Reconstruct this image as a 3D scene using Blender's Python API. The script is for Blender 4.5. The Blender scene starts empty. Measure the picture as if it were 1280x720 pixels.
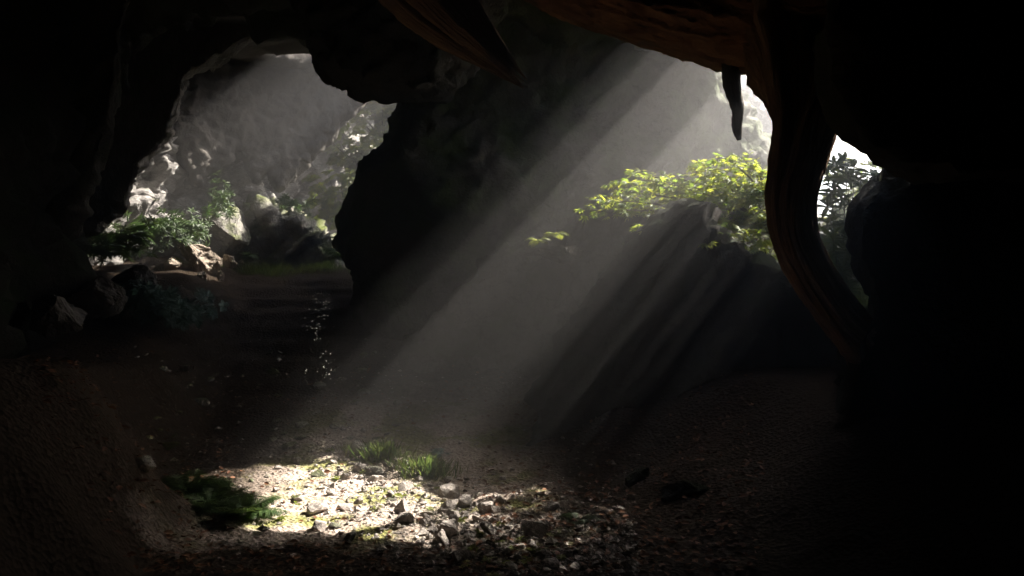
import bpy, math, random
import numpy as np
from mathutils import Vector, Matrix

random.seed(7)
RNG = np.random.default_rng(11)
scene = bpy.context.scene
COL = scene.collection
R = math.radians

# ------------------------------------------------------------------ camera
CAM_Z = 1.5
F = 1000.0                      # focal length in pixels of a 1280 px wide frame
cam_d = bpy.data.cameras.new('camera')
cam = bpy.data.objects.new('camera', cam_d)
COL.objects.link(cam)
cam.location = (0, 0, CAM_Z)
cam.rotation_euler = (R(90), 0, 0)
cam_d.sensor_width = 36.0
cam_d.lens = 36.0 * F / 1280.0
cam_d.clip_start = 0.05
cam_d.clip_end = 500
scene.camera = cam


def P(u, v, d):
    return np.array([(u - 640.0) / F * d, d, CAM_Z - (v - 360.0) / F * d])


# ------------------------------------------------------------------ light
SUN = Vector((1.56, 1.0, 1.71)).normalized()
elev = math.asin(SUN.z)
sun_d = bpy.data.lights.new('sun', 'SUN')
sun_d.energy = 5.0
sun_d.angle = R(0.5)
sun_d.color = (1.0, 0.92, 0.83)
sun = bpy.data.objects.new('sun', sun_d)
COL.objects.link(sun)
sun.location = (20, 12, 25)
sun.rotation_euler = SUN.to_track_quat('Z', 'Y').to_euler()

world = bpy.data.worlds.new('World')
scene.world = world
world.use_nodes = True
wn = world.node_tree
bg = wn.nodes['Background']
sky = wn.nodes.new('ShaderNodeTexSky')
sky.sky_type = 'NISHITA'
sky.sun_disc = False
sky.sun_elevation = elev
sky.sun_rotation = math.atan2(SUN.x, SUN.y)
wn.links.new(sky.outputs[0], bg.inputs['Color'])
bg.inputs['Strength'].default_value = 0.05

vs = scene.view_settings
vs.view_transform = 'Standard'
vs.look = 'None'
vs.gamma = 1.0
vs.use_curve_mapping = False
vs.exposure = 3.35

cy = scene.cycles
cy.max_bounces = 6
cy.diffuse_bounces = 2
cy.glossy_bounces = 1
cy.transmission_bounces = 3
cy.volume_bounces = 0
cy.transparent_max_bounces = 8
cy.caustics_reflective = False
cy.caustics_refractive = False
cy.use_denoising = True
cy.use_adaptive_sampling = False
cy.sample_clamp_indirect = 3.0


# ------------------------------------------------------------------ numpy noise
def _hash(ix, iy, iz, seed):
    h = (ix.astype(np.uint32) * np.uint32(374761393)
         ^ iy.astype(np.uint32) * np.uint32(668265263)
         ^ iz.astype(np.uint32) * np.uint32(2246822519)
         ^ np.uint32((seed * 3266489917) & 0xffffffff))
    h ^= h >> np.uint32(15)
    h *= np.uint32(2246822519)
    h ^= h >> np.uint32(13)
    h *= np.uint32(3266489917)
    h ^= h >> np.uint32(16)
    return h


def noise3(p, seed=0):
    p = np.asarray(p, dtype=np.float64)
    i = np.floor(p).astype(np.int64)
    f = p - i
    w = f * f * f * (f * (f * 6 - 15) + 10)
    res = np.zeros(len(p))
    for dx in (0, 1):
        wx = w[:, 0] if dx else 1 - w[:, 0]
        for dy in (0, 1):
            wy = w[:, 1] if dy else 1 - w[:, 1]
            for dz in (0, 1):
                wz = w[:, 2] if dz else 1 - w[:, 2]
                h = _hash(i[:, 0] + dx, i[:, 1] + dy, i[:, 2] + dz, seed)
                gx = (h & np.uint32(1023)) / 511.5 - 1
                gy = ((h >> np.uint32(10)) & np.uint32(1023)) / 511.5 - 1
                gz = ((h >> np.uint32(20)) & np.uint32(1023)) / 511.5 - 1
                res += wx * wy * wz * (gx * (f[:, 0] - dx) + gy * (f[:, 1] - dy) + gz * (f[:, 2] - dz))
    return res * 1.4


def fbm(p, octs=5, seed=0, gain=0.5, lac=2.03):
    p = np.asarray(p, float)
    a, s = 1.0, np.zeros(len(p))
    for o in range(octs):
        s += a * noise3(p, seed + o * 17)
        p = p * lac + 3.1
        a *= gain
    return s


def ridged(p, octs=5, seed=0, gain=0.55, lac=2.1):
    p = np.asarray(p, float)
    a, s = 1.0, np.zeros(len(p))
    for o in range(octs):
        n = 1 - np.abs(noise3(p, seed + o * 13)) * 2
        s += a * (n * np.abs(n) - 0.3)
        p = p * lac + 5.7
        a *= gain
    return s


def planes(p, seed=0):
    """broken rock faces: every cell is a plane with a tilt of its own"""
    p = np.asarray(p, float)
    i = np.floor(p).astype(np.int64)
    f = p - i
    d1 = np.full(len(p), 9.0)
    out = np.zeros(len(p))
    for dx in (-1, 0, 1):
        for dy in (-1, 0, 1):
            for dz in (-1, 0, 1):
                h = _hash(i[:, 0] + dx, i[:, 1] + dy, i[:, 2] + dz, seed)
                g = _hash(i[:, 0] + dx, i[:, 1] + dy, i[:, 2] + dz, seed + 77)
                r = [f[:, 0] - dx - (h & np.uint32(1023)) / 1023.0, f[:, 1] - dy - ((h >> np.uint32(10)) & np.uint32(1023)) / 1023.0,
                     f[:, 2] - dz - ((h >> np.uint32(20)) & np.uint32(1023)) / 1023.0]
                d = r[0] ** 2 + r[1] ** 2 + r[2] ** 2
                t = (r[0] * ((g & np.uint32(1023)) / 511.5 - 1) + r[1] * (((g >> np.uint32(10)) & np.uint32(1023)) / 511.5 - 1)
                     + r[2] * (((g >> np.uint32(20)) & np.uint32(1023)) / 511.5 - 1))
                near = d < d1
                out = np.where(near, t, out)
                d1 = np.where(near, d, d1)
    return out


def sstep(a, b, x):
    t = np.clip((x - a) / (b - a), 0, 1)
    return t * t * (3 - 2 * t)


# ------------------------------------------------------------------ materials
def nodes_of(name):
    m = bpy.data.materials.new(name)
    m.use_nodes = True
    nt = m.node_tree
    b = nt.nodes['Principled BSDF']
    return m, nt, b


def N(nt, typ, **kw):
    n = nt.nodes.new(typ)
    for k, v in kw.items():
        if k in n.inputs:
            n.inputs[k].default_value = v
        else:
            setattr(n, k, v)
    return n


def ramp(nt, fac, stops):
    r = nt.nodes.new('ShaderNodeValToRGB')
    el = r.color_ramp.elements
    while len(el) > 1:
        el.remove(el[-1])
    for k, (pos, c) in enumerate(stops):
        e = el[0] if k == 0 else el.new(pos)
        e.position = pos
        e.color = (*c, 1) if len(c) == 3 else c
    nt.links.new(fac, r.inputs[0])
    return r


def mixc(nt, fac, a, b):
    m = nt.nodes.new('ShaderNodeMix')
    m.data_type = 'RGBA'
    L = nt.links.new
    if isinstance(fac, float):
        m.inputs[0].default_value = fac
    else:
        L(fac, m.inputs[0])
    for s, x in ((6, a), (7, b)):
        if isinstance(x, tuple):
            m.inputs[s].default_value = (*x, 1)
        else:
            L(x, m.inputs[s])
    return m.outputs[2]


def rock_mat(name, cols, moss=None, moss_lo=0.5, moss_hi=0.62, rough=(0.65, 0.9), scale=1.0, bump=0.5, up=0.0,
             stretch=(1, 1, 1), tilt=(0, 0, 0), spec=0.18):
    m, nt, b = nodes_of(name)
    L = nt.links.new
    geo = N(nt, 'ShaderNodeNewGeometry')
    mp = N(nt, 'ShaderNodeMapping')
    mp.inputs['Scale'].default_value = stretch
    mp.inputs['Rotation'].default_value = tilt
    L(geo.outputs['Position'], mp.inputs['Vector'])
    pos = mp.outputs[0]
    n1 = N(nt, 'ShaderNodeTexNoise', Scale=1.3 * scale, Detail=9.0, Roughness=0.62)
    n2 = N(nt, 'ShaderNodeTexNoise', Scale=11.0 * scale, Detail=8.0, Roughness=0.68)
    n3 = N(nt, 'ShaderNodeTexVoronoi', Scale=7.0 * scale)
    n3.feature = 'DISTANCE_TO_EDGE'
    for n in (n1, n2, n3):
        L(pos, n.inputs['Vector'])
    c1 = ramp(nt, n1.outputs[0], [(0.3, cols[0]), (0.5, cols[1]), (0.68, cols[2])])
    c2 = ramp(nt, n2.outputs[0], [(0.35, cols[0]), (0.62, cols[2])])
    col = mixc(nt, 0.45, c1.outputs[0], c2.outputs[0])
    n3.inputs['Scale'].default_value = 2.6 * scale
    wv = N(nt, 'ShaderNodeVectorMath', operation='MULTIPLY_ADD')
    L(n1.outputs[1], wv.inputs[0])
    wv.inputs[1].default_value = (0.9, 0.9, 0.9)
    L(pos, wv.inputs[2])
    L(wv.outputs[0], n3.inputs['Vector'])
    cr = ramp(nt, n3.outputs['Distance'], [(0.0, (0.25, 0.25, 0.25)), (0.045, (1, 1, 1))])
    mm = nt.nodes.new('ShaderNodeMix')
    mm.data_type = 'RGBA'
    mm.blend_type = 'MULTIPLY'
    mm.inputs[0].default_value = 0.85
    L(col, mm.inputs[6])
    L(cr.outputs[0], mm.inputs[7])
    col = mm.outputs[2]
    if moss:
        nm = N(nt, 'ShaderNodeTexNoise', Scale=1.9 * scale, Detail=7.0, Roughness=0.65)
        L(geo.outputs['Position'], nm.inputs['Vector'])
        sep = N(nt, 'ShaderNodeSeparateXYZ')
        L(geo.outputs['Normal'], sep.inputs[0])
        ma = N(nt, 'ShaderNodeMath', operation='MULTIPLY_ADD')
        L(sep.outputs[2], ma.inputs[0])
        ma.inputs[1].default_value = up
        L(nm.outputs[0], ma.inputs[2])
        mr = N(nt, 'ShaderNodeMapRange')
        mr.inputs[1].default_value = moss_lo
        mr.inputs[2].default_value = moss_hi
        L(ma.outputs[0], mr.inputs[0])
        mcol = ramp(nt, n2.outputs[0], [(0.3, tuple(x * 0.45 for x in moss)), (0.65, moss)])
        col = mixc(nt, mr.outputs[0], col, mcol.outputs[0])
    L(col, b.inputs['Base Color'])
    rr = N(nt, 'ShaderNodeMapRange')
    rr.inputs[3].default_value = rough[0]
    rr.inputs[4].default_value = rough[1]
    L(n2.outputs[0], rr.inputs[0])
    L(rr.outputs[0], b.inputs['Roughness'])
    b.inputs['Specular IOR Level'].default_value = spec
    hs = N(nt, 'ShaderNodeMath', operation='ADD')
    L(n1.outputs[0], hs.inputs[0])
    h2 = N(nt, 'ShaderNodeMath', operation='MULTIPLY')
    L(n2.outputs[0], h2.inputs[0])
    h2.inputs[1].default_value = 0.6
    L(h2.outputs[0], hs.inputs[1])
    bp = N(nt, 'ShaderNodeBump', Strength=bump, Distance=0.12)
    L(hs.outputs[0], bp.inputs['Height'])
    L(bp.outputs[0], b.inputs['Normal'])
    return m


def bark_mat(name, cols, along=2.0, around=26.0):
    """streaks run along the length: the tubes carry a UV map (around, along in metres)"""
    m, nt, b = nodes_of(name)
    L = nt.links.new
    uv = N(nt, 'ShaderNodeUVMap')
    uv.uv_map = 'tube'
    mp = N(nt, 'ShaderNodeMapping')
    mp.inputs['Scale'].default_value = (around, along, 1)
    L(uv.outputs[0], mp.inputs[0])
    n1 = N(nt, 'ShaderNodeTexNoise', Scale=1.0, Detail=8.0, Roughness=0.65, Distortion=0.6)
    L(mp.outputs[0], n1.inputs['Vector'])
    geo = N(nt, 'ShaderNodeNewGeometry')
    n2 = N(nt, 'ShaderNodeTexNoise', Scale=3.0, Detail=8.0, Roughness=0.7)
    L(geo.outputs['Position'], n2.inputs['Vector'])
    c1 = ramp(nt, n1.outputs[0], [(0.32, cols[0]), (0.5, cols[1]), (0.66, cols[2])])
    c2 = ramp(nt, n2.outputs[0], [(0.35, cols[0]), (0.65, cols[2])])
    L(mixc(nt, 0.4, c1.outputs[0], c2.outputs[0]), b.inputs['Base Color'])
    b.inputs['Roughness'].default_value = 0.8
    b.inputs['Specular IOR Level'].default_value = 0.2
    bp = N(nt, 'ShaderNodeBump', Strength=1.0, Distance=0.12)
    L(n1.outputs[0], bp.inputs['Height'])
    L(bp.outputs[0], b.inputs['Normal'])
    return m


def leaf_mat(name, a, bcol, trans, tw=0.5, rough=0.45):
    m, nt, b = nodes_of(name)
    L = nt.links.new
    geo = N(nt, 'ShaderNodeNewGeometry')
    c = ramp(nt, geo.outputs['Random Per Island'], [(0.0, a), (1.0, bcol)])
    L(c.outputs[0], b.inputs['Base Color'])
    b.inputs['Roughness'].default_value = rough
    b.inputs['Specular IOR Level'].default_value = 0.2
    t = N(nt, 'ShaderNodeBsdfTranslucent')
    tc = ramp(nt, geo.outputs['Random Per Island'], [(0.0, tuple(x * f for x, f in zip(trans, (.45, .62, .6)))), (0.55, trans), (1.0, tuple(x * f for x, f in zip(trans, (1.25, 1.05, 1))))])
    L(tc.outputs[0], t.inputs[0])
    mx = N(nt, 'ShaderNodeMixShader')
    mx.inputs[0].default_value = tw
    L(b.outputs[0], mx.inputs[1])
    L(t.outputs[0], mx.inputs[2])
    L(mx.outputs[0], nt.nodes['Material Output'].inputs['Surface'])
    return m


M = {}
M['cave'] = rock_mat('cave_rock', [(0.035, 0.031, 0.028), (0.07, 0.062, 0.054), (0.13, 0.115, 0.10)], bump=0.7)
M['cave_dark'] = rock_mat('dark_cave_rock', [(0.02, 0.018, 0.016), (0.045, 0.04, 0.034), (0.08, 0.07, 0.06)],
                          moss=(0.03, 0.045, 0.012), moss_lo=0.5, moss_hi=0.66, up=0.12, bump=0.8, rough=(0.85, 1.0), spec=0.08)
M['black'] = rock_mat('shaded_black_rock', [(0.006, 0.0055, 0.005), (0.015, 0.013, 0.011), (0.03, 0.026, 0.022)],  # cave rock toned near black to stand for shade
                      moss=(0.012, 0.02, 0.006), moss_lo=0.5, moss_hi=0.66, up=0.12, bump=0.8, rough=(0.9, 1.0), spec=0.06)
M['cave_moss'] = rock_mat('mossy_cave_rock', [(0.035, 0.031, 0.028), (0.07, 0.062, 0.054), (0.12, 0.11, 0.09)],
                          moss=(0.06, 0.085, 0.02), moss_lo=0.42, moss_hi=0.6, bump=0.9)
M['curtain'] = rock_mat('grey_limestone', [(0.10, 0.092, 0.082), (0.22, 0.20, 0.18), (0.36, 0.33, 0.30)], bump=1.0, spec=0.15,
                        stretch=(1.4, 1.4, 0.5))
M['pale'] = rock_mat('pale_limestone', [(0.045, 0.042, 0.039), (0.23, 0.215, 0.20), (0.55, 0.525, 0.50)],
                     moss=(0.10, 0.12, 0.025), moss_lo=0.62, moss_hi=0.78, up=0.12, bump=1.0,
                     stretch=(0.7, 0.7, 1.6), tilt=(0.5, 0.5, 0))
M['mossy'] = rock_mat('mossy_boulder_rock', [(0.10, 0.095, 0.085), (0.24, 0.225, 0.20), (0.36, 0.34, 0.31)],
                      moss=(0.12, 0.15, 0.025), moss_lo=0.52, moss_hi=0.72, up=0.14, bump=0.9)
M['stone'] = rock_mat('rubble_stone', [(0.15, 0.128, 0.112), (0.31, 0.275, 0.245), (0.48, 0.435, 0.39)],
                      moss=(0.14, 0.16, 0.03), moss_lo=0.66, moss_hi=0.76, up=0.08, scale=2.5, bump=0.5)
M['tan'] = rock_mat('tan_boulder_rock', [(0.20, 0.16, 0.12), (0.38, 0.31, 0.24), (0.52, 0.44, 0.36)], scale=1.5, bump=0.8)
M['bark'] = bark_mat('old_bark', [(0.05, 0.022, 0.012), (0.22, 0.105, 0.055), (0.46, 0.27, 0.15)])
M['bark_red'] = bark_mat('red_brown_bark', [(0.06, 0.023, 0.012), (0.26, 0.108, 0.056), (0.46, 0.24, 0.13)], along=3.0, around=18)
M['bark_warm'] = bark_mat('weathered_bark', [(0.07, 0.032, 0.017), (0.32, 0.165, 0.09), (0.58, 0.37, 0.22)])
M['twig'] = bark_mat('twig_bark', [(0.03, 0.02, 0.013), (0.07, 0.048, 0.03), (0.12, 0.09, 0.06)])
M['maple'] = leaf_mat('maple_leaf', (0.03, 0.06, 0.012), (0.11, 0.15, 0.025), (0.42, 0.50, 0.055), 0.52)
M['laurel'] = leaf_mat('glossy_leaf', (0.02, 0.04, 0.012), (0.05, 0.075, 0.018), (0.13, 0.18, 0.03), 0.3, 0.5)
M['fern'] = leaf_mat('fern_leaf', (0.03, 0.055, 0.02), (0.07, 0.11, 0.035), (0.10, 0.17, 0.04), 0.35)
M['blue'] = leaf_mat('skylit_leaf', (0.08, 0.13, 0.12), (0.17, 0.24, 0.22), (0.08, 0.14, 0.10), 0.25)  # cool skylight put into the leaf colour
M['grass'] = leaf_mat('grass_blade', (0.045, 0.09, 0.02), (0.20, 0.19, 0.06), (0.16, 0.24, 0.05), 0.45)
M['moss_leaf'] = leaf_mat('lime_leaf', (0.10, 0.13, 0.02), (0.17, 0.20, 0.03), (0.26, 0.30, 0.04), 0.4)
M['litter'] = leaf_mat('dead_leaf', (0.09, 0.035, 0.018), (0.20, 0.09, 0.04), (0.15, 0.06, 0.02), 0.2, 0.7)


def ground_mat():
    m, nt, b = nodes_of('cave_dirt')
    L = nt.links.new
    geo = N(nt, 'ShaderNodeNewGeometry')
    pos = geo.outputs['Position']
    n1 = N(nt, 'ShaderNodeTexNoise', Scale=0.9, Detail=8.0, Roughness=0.6)
    n2 = N(nt, 'ShaderNodeTexNoise', Scale=22.0, Detail=8.0, Roughness=0.7)
    nm = N(nt, 'ShaderNodeTexNoise', Scale=1.7, Detail=6.0, Roughness=0.62)
    vor = N(nt, 'ShaderNodeTexVoronoi', Scale=34.0)
    for n in (n1, n2, nm, vor):
        L(pos, n.inputs['Vector'])
    c1 = ramp(nt, n1.outputs[0], [(0.3, (0.22, 0.165, 0.13)), (0.5, (0.42, 0.345, 0.285)), (0.68, (0.55, 0.475, 0.41))])
    c2 = ramp(nt, n2.outputs[0], [(0.35, (0.16, 0.12, 0.092)), (0.6, (0.55, 0.47, 0.40))])
    col = mixc(nt, 0.5, c1.outputs[0], c2.outputs[0])
    mr = N(nt, 'ShaderNodeMapRange')
    mr.inputs[1].default_value = 0.50
    mr.inputs[2].default_value = 0.60
    L(nm.outputs[0], mr.inputs[0])
    mc = ramp(nt, n2.outputs[0], [(0.35, (0.10, 0.12, 0.02)), (0.6, (0.24, 0.25, 0.05))])
    mf = N(nt, 'ShaderNodeMath', operation='MULTIPLY')
    L(mr.outputs[0], mf.inputs[0])
    mf.inputs[1].default_value = 0.8
    col = mixc(nt, mf.outputs[0], col, mc.outputs[0])
    # darker soil up the slope, beyond the flat
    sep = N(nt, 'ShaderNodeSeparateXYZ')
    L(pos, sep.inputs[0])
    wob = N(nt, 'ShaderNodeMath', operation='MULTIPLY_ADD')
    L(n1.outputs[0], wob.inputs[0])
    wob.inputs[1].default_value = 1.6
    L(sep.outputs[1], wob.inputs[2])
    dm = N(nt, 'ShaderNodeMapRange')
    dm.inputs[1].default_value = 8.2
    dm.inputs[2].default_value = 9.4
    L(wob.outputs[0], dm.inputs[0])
    slope_soil = ramp(nt, n2.outputs[0], [(0.35, (0.018, 0.015, 0.012)), (0.65, (0.075, 0.062, 0.05))])
    col = mixc(nt, dm.outputs[0], col, slope_soil.outputs[0])
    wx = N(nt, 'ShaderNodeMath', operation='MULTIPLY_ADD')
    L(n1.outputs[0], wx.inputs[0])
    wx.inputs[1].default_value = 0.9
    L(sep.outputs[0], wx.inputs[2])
    bm_ = N(nt, 'ShaderNodeMapRange')  # left bank painted darker for its shade
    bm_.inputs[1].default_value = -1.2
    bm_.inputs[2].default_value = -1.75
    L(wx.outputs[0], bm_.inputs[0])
    ab = N(nt, 'ShaderNodeMapRange')            # shade painted on the right floor; at the front, litter to the shadow edge
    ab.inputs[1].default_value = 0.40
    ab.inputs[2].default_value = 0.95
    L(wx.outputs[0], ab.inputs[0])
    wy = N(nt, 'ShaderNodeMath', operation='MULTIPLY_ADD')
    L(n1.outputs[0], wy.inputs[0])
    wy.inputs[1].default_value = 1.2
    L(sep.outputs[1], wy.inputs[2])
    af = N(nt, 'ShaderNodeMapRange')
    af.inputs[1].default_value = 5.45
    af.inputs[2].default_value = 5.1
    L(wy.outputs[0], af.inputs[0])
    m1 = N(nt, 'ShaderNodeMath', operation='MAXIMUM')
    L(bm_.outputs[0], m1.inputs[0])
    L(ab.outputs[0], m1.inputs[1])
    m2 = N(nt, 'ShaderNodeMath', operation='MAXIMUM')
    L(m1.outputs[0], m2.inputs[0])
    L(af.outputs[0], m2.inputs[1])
    shade_humus = ramp(nt, n2.outputs[0], [(0.35, (0.012, 0.008, 0.0055)), (0.65, (0.044, 0.032, 0.022))])  # litter soil at the front; elsewhere shade painted in
    col = mixc(nt, m2.outputs[0], col, shade_humus.outputs[0])
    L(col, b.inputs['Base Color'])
    b.inputs['Roughness'].default_value = 0.95
    b.inputs['Specular IOR Level'].default_value = 0.06
    h = N(nt, 'ShaderNodeMath', operation='ADD')
    L(n2.outputs[0], h.inputs[0])
    L(vor.outputs['Distance'], h.inputs[1])
    bp = N(nt, 'ShaderNodeBump', Strength=0.7, Distance=0.03)
    L(h.outputs[0], bp.inputs['Height'])
    L(bp.outputs[0], b.inputs['Normal'])
    return m


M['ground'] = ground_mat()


# ------------------------------------------------------------------ mesh helpers
def mesh_of(name, verts, faces, mat, smooth=False):
    me = bpy.data.meshes.new(name)
    me.from_pydata(np.asarray(verts, float).tolist(), [], [list(map(int, f)) for f in faces])
    me.materials.append(mat)
    if smooth:
        me.polygons.foreach_set('use_smooth', np.ones(len(me.polygons), bool))
    me.update()
    return me


def obj(name, me, parent=None, loc=None):
    o = bpy.data.objects.new(name, me)
    COL.objects.link(o)
    if parent:
        o.parent = parent
        o.matrix_parent_inverse = Matrix.Identity(4)
    if loc is not None:
        o.location = loc
    return o


def tag(o, label, cat, group=None):
    o['label'] = label
    o['category'] = cat
    if group:
        o['group'] = group
    return o


def empty(name, loc, label, cat, group=None):
    o = bpy.data.objects.new(name, None)
    COL.objects.link(o)
    o.location = [float(x) for x in loc]
    return tag(o, label, cat, group)


def loft(layers):
    """closed solid through rings of equal length"""
    n = len(layers[0])
    v = np.concatenate(layers)
    f = []
    for k in range(len(layers) - 1):
        for i in range(n):
            j = (i + 1) % n
            f.append((k * n + i, k * n + j, (k + 1) * n + j, (k + 1) * n + i))
    f.append(tuple(range(n - 1, -1, -1)))
    b = (len(layers) - 1) * n
    f.append(tuple(range(b, b + n)))
    return v, f


def remeshed(v, f, voxel, smooth=6):
    me = bpy.data.meshes.new('tmp')
    me.from_pydata(np.asarray(v).tolist(), [], f)
    import bmesh
    bm = bmesh.new()
    bm.from_mesh(me)
    bmesh.ops.triangulate(bm, faces=bm.faces[:])
    bmesh.ops.recalc_face_normals(bm, faces=bm.faces[:])
    bm.to_mesh(me)
    bm.free()
    o = bpy.data.objects.new('tmp', me)
    COL.objects.link(o)
    r = o.modifiers.new('r', 'REMESH')
    r.mode = 'VOXEL'
    r.voxel_size = voxel
    if smooth:
        s = o.modifiers.new('s', 'SMOOTH')
        s.iterations = smooth
        s.factor = 0.5
    dg = bpy.context.evaluated_depsgraph_get()
    out = bpy.data.meshes.new_from_object(o.evaluated_get(dg))
    bpy.data.objects.remove(o)
    bpy.data.meshes.remove(me)
    return out


def co_no(me):
    n = len(me.vertices)
    co = np.empty(n * 3, np.float32)
    me.vertices.foreach_get('co', co)
    no = np.empty(n * 3, np.float32)
    me.vertex_normals.foreach_get('vector', no)
    return co.reshape(-1, 3).astype(float), no.reshape(-1, 3).astype(float)


TILT = Matrix.Rotation(R(32), 3, 'Y') @ Matrix.Rotation(R(14), 3, 'X')
TILT = np.array(TILT)


def rough_up(me, amp, freq, seed, strata=0.0, facet=0.0):
    """weather a smooth solid: big lumps, broken facets, tilted beds, fine grain"""
    co, no = co_no(me)
    d = fbm(co * freq, 3, seed) * amp
    d += ridged(co * freq * 2.3, 4, seed + 5) * amp * 0.30
    if facet:
        q = co @ TILT.T
        w = fbm(co * freq * 1.5, 2, seed + 9)[:, None] * 0.3
        d += planes(q * np.array([1.2, 1.2, 2.0]) * freq + w, seed + 3) * facet * 2.2
        d += planes(q * np.array([3.1, 3.1, 5.5]) * freq + w, seed + 13) * facet * 0.8
    if strata:
        q = co @ TILT.T
        s = q[:, 2] * freq * 5.0 + fbm(co * freq * 1.3, 3, seed + 2) * 1.3
        saw = s - np.floor(s)
        d += (np.where(saw < 0.75, saw / 0.75, (1 - saw) / 0.25) - 0.5) * strata
    me.vertices.foreach_set('co', (co + no * d[:, None]).astype(np.float32).ravel())
    me.update()


def rock(name, outline, layers, voxel, mat, amp=0.12, freq=0.9, seed=1, strata=0.0, facet=0.0, smooth=8, parent=None, shear=None):
    """outline: pixels of the rock's edge; layers: (depth in metres, size about the outline's middle)"""
    pts = np.array(outline, float)
    c = pts.mean(0)
    rings = []
    for d, k in layers:
        q = c + (pts - c) * k
        rings.append(np.array([P(u, v, d + (max(0.0, u - shear[0]) * shear[1] if shear else 0.0)) for u, v in q]))
    v, f = loft(rings)
    me = remeshed(v, f, voxel, smooth)
    rough_up(me, amp, freq, seed, strata, facet)
    me.materials.clear()
    me.materials.append(mat)
    me.name = name
    me.polygons.foreach_set('use_smooth', np.ones(len(me.polygons), bool))
    return obj(name, me, parent)


def slab(name, plan, z0, z1, voxel, mat, amp=0.2, freq=0.6, seed=1, strata=0.1, facet=0.2, smooth=4, slope=0.0):
    """a rock mass given by its plan in metres"""
    plan = np.array(plan, float)
    rings = [np.column_stack([plan, z + slope * (plan[:, 1] - plan[:, 1].min())]) for z in (z0, (z0 + z1) / 2, z1)]
    v, f = loft(rings)
    me = remeshed(v, f, voxel, smooth)
    rough_up(me, amp, freq, seed, strata, facet)
    me.materials.clear()
    me.materials.append(mat)
    me.polygons.foreach_set('use_smooth', np.ones(len(me.polygons), bool))
    return obj(name, me)


def struct(o):
    o['kind'] = 'structure'
    return o


def spline(pts, rad, n):
    pts = np.array(pts, float)
    rad = np.array(rad, float)
    t = np.linspace(0, len(pts) - 1.0001, n)
    i = np.floor(t).astype(int)
    f = (t - i)[:, None]
    g = lambda a, k: a[np.clip(k, 0, len(a) - 1)]
    def cr(a):
        p0, p1, p2, p3 = g(a, i - 1), g(a, i), g(a, i + 1), g(a, i + 2)
        return 0.5 * (2 * p1 + (p2 - p0) * f + (2 * p0 - 5 * p1 + 4 * p2 - p3) * f ** 2 + (3 * p1 - p0 - 3 * p2 + p3) * f ** 3)
    return cr(pts), cr(rad[:, None])[:, 0]


def tube(pts, rad, n=40, seg=24, ridge=0.0, seed=0, kr=2.5, ks=0.8, squash=None):
    """tapered limb; returns verts, faces, uv per loop"""
    c, r = spline(pts, rad, n)
    tg = np.gradient(c, axis=0)
    tg /= np.linalg.norm(tg, axis=1)[:, None]
    s = np.concatenate([[0], np.cumsum(np.linalg.norm(np.diff(c, axis=0), axis=1))])
    up = np.array([0.1, -0.97, 0.2])
    a = np.cross(tg, up)
    a /= np.linalg.norm(a, axis=1)[:, None]
    b = np.cross(tg, a)
    th = np.linspace(0, 2 * np.pi, seg, endpoint=False)
    ct, st = np.cos(th), np.sin(th)
    A, S = np.meshgrid(np.arange(seg), np.arange(n))
    rr = np.repeat(r[:, None], seg, 1)
    if ridge:
        q = np.column_stack([ct[A.ravel()] * kr, st[A.ravel()] * kr, s[S.ravel()] * ks])
        d = ridged(q, 5, seed) * ridge + fbm(q * 0.4, 2, seed + 4) * ridge * 1.5
        rr = rr * (1 + d.reshape(n, seg))
    v = c[:, None, :] + rr[..., None] * (ct[None, :, None] * a[:, None, :] + st[None, :, None] * b[:, None, :])
    v = v.reshape(-1, 3)
    faces, uvs = [], []
    for k in range(n - 1):
        for i in range(seg):
            j = (i + 1) % seg
            faces.append((k * seg + i, k * seg + j, (k + 1) * seg + j, (k + 1) * seg + i))
            uvs += [(i / seg, s[k]), ((i + 1) / seg, s[k]), ((i + 1) / seg, s[k + 1]), (i / seg, s[k + 1])]
    faces.append(tuple(range(seg - 1, -1, -1)))
    uvs += [(i / seg, 0) for i in range(seg)]
    b0 = (n - 1) * seg
    faces.append(tuple(range(b0, b0 + seg)))
    uvs += [(i / seg, s[-1]) for i in range(seg)]
    return v, faces, uvs


def tubes_mesh(name, tl, mat, smooth=True):
    V, Fa, U = [], [], []
    off = 0
    for v, f, u in tl:
        V.append(v)
        Fa += [tuple(i + off for i in x) for x in f]
        U += u
        off += len(v)
    me = mesh_of(name, np.concatenate(V), Fa, mat, smooth)
    ul = me.uv_layers.new(name='tube')
    ul.data.foreach_set('uv', np.array(U, np.float32).ravel())
    return me


def strands(pts, rad, k, off, rel, n=120, seg=14, twist=0.6, seed=0, ends=None, ridge=0.1):
    """fibres running along a limb, partly sunk in it"""
    rg = np.random.default_rng(seed)
    pts = np.array(pts, float)
    c, r = spline(pts, rad, 60)
    tg = np.gradient(c, axis=0)
    tg /= np.linalg.norm(tg, axis=1)[:, None]
    a = np.cross(tg, [0.1, -0.97, 0.2])
    a /= np.linalg.norm(a, axis=1)[:, None]
    b = np.cross(tg, a)
    out = []
    for i in range(k):
        th0 = 6.283 * (i + rg.uniform(-.3, .3)) / k
        e = 60 if ends is None else int(60 * rg.uniform(*ends))
        ss = np.arange(0, e, 5)
        th = th0 + twist * ss / 60 * rg.uniform(.4, 1.3) + np.cumsum(rg.normal(0, .09, len(ss)))
        rr = r[ss]
        o = off * rg.uniform(.85, 1.1)
        p = c[ss] + (np.cos(th) * rr * o)[:, None] * a[ss] + (np.sin(th) * rr * o)[:, None] * b[ss]
        w = rr * rel * rg.uniform(.6, 1.35)
        if ends is not None:
            w[-1] *= .12
            w[-2] *= .6
        out.append(tube(p, w, n, seg, ridge=ridge, seed=seed + i * 3, kr=1.6, ks=1.2))
    return out


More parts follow.
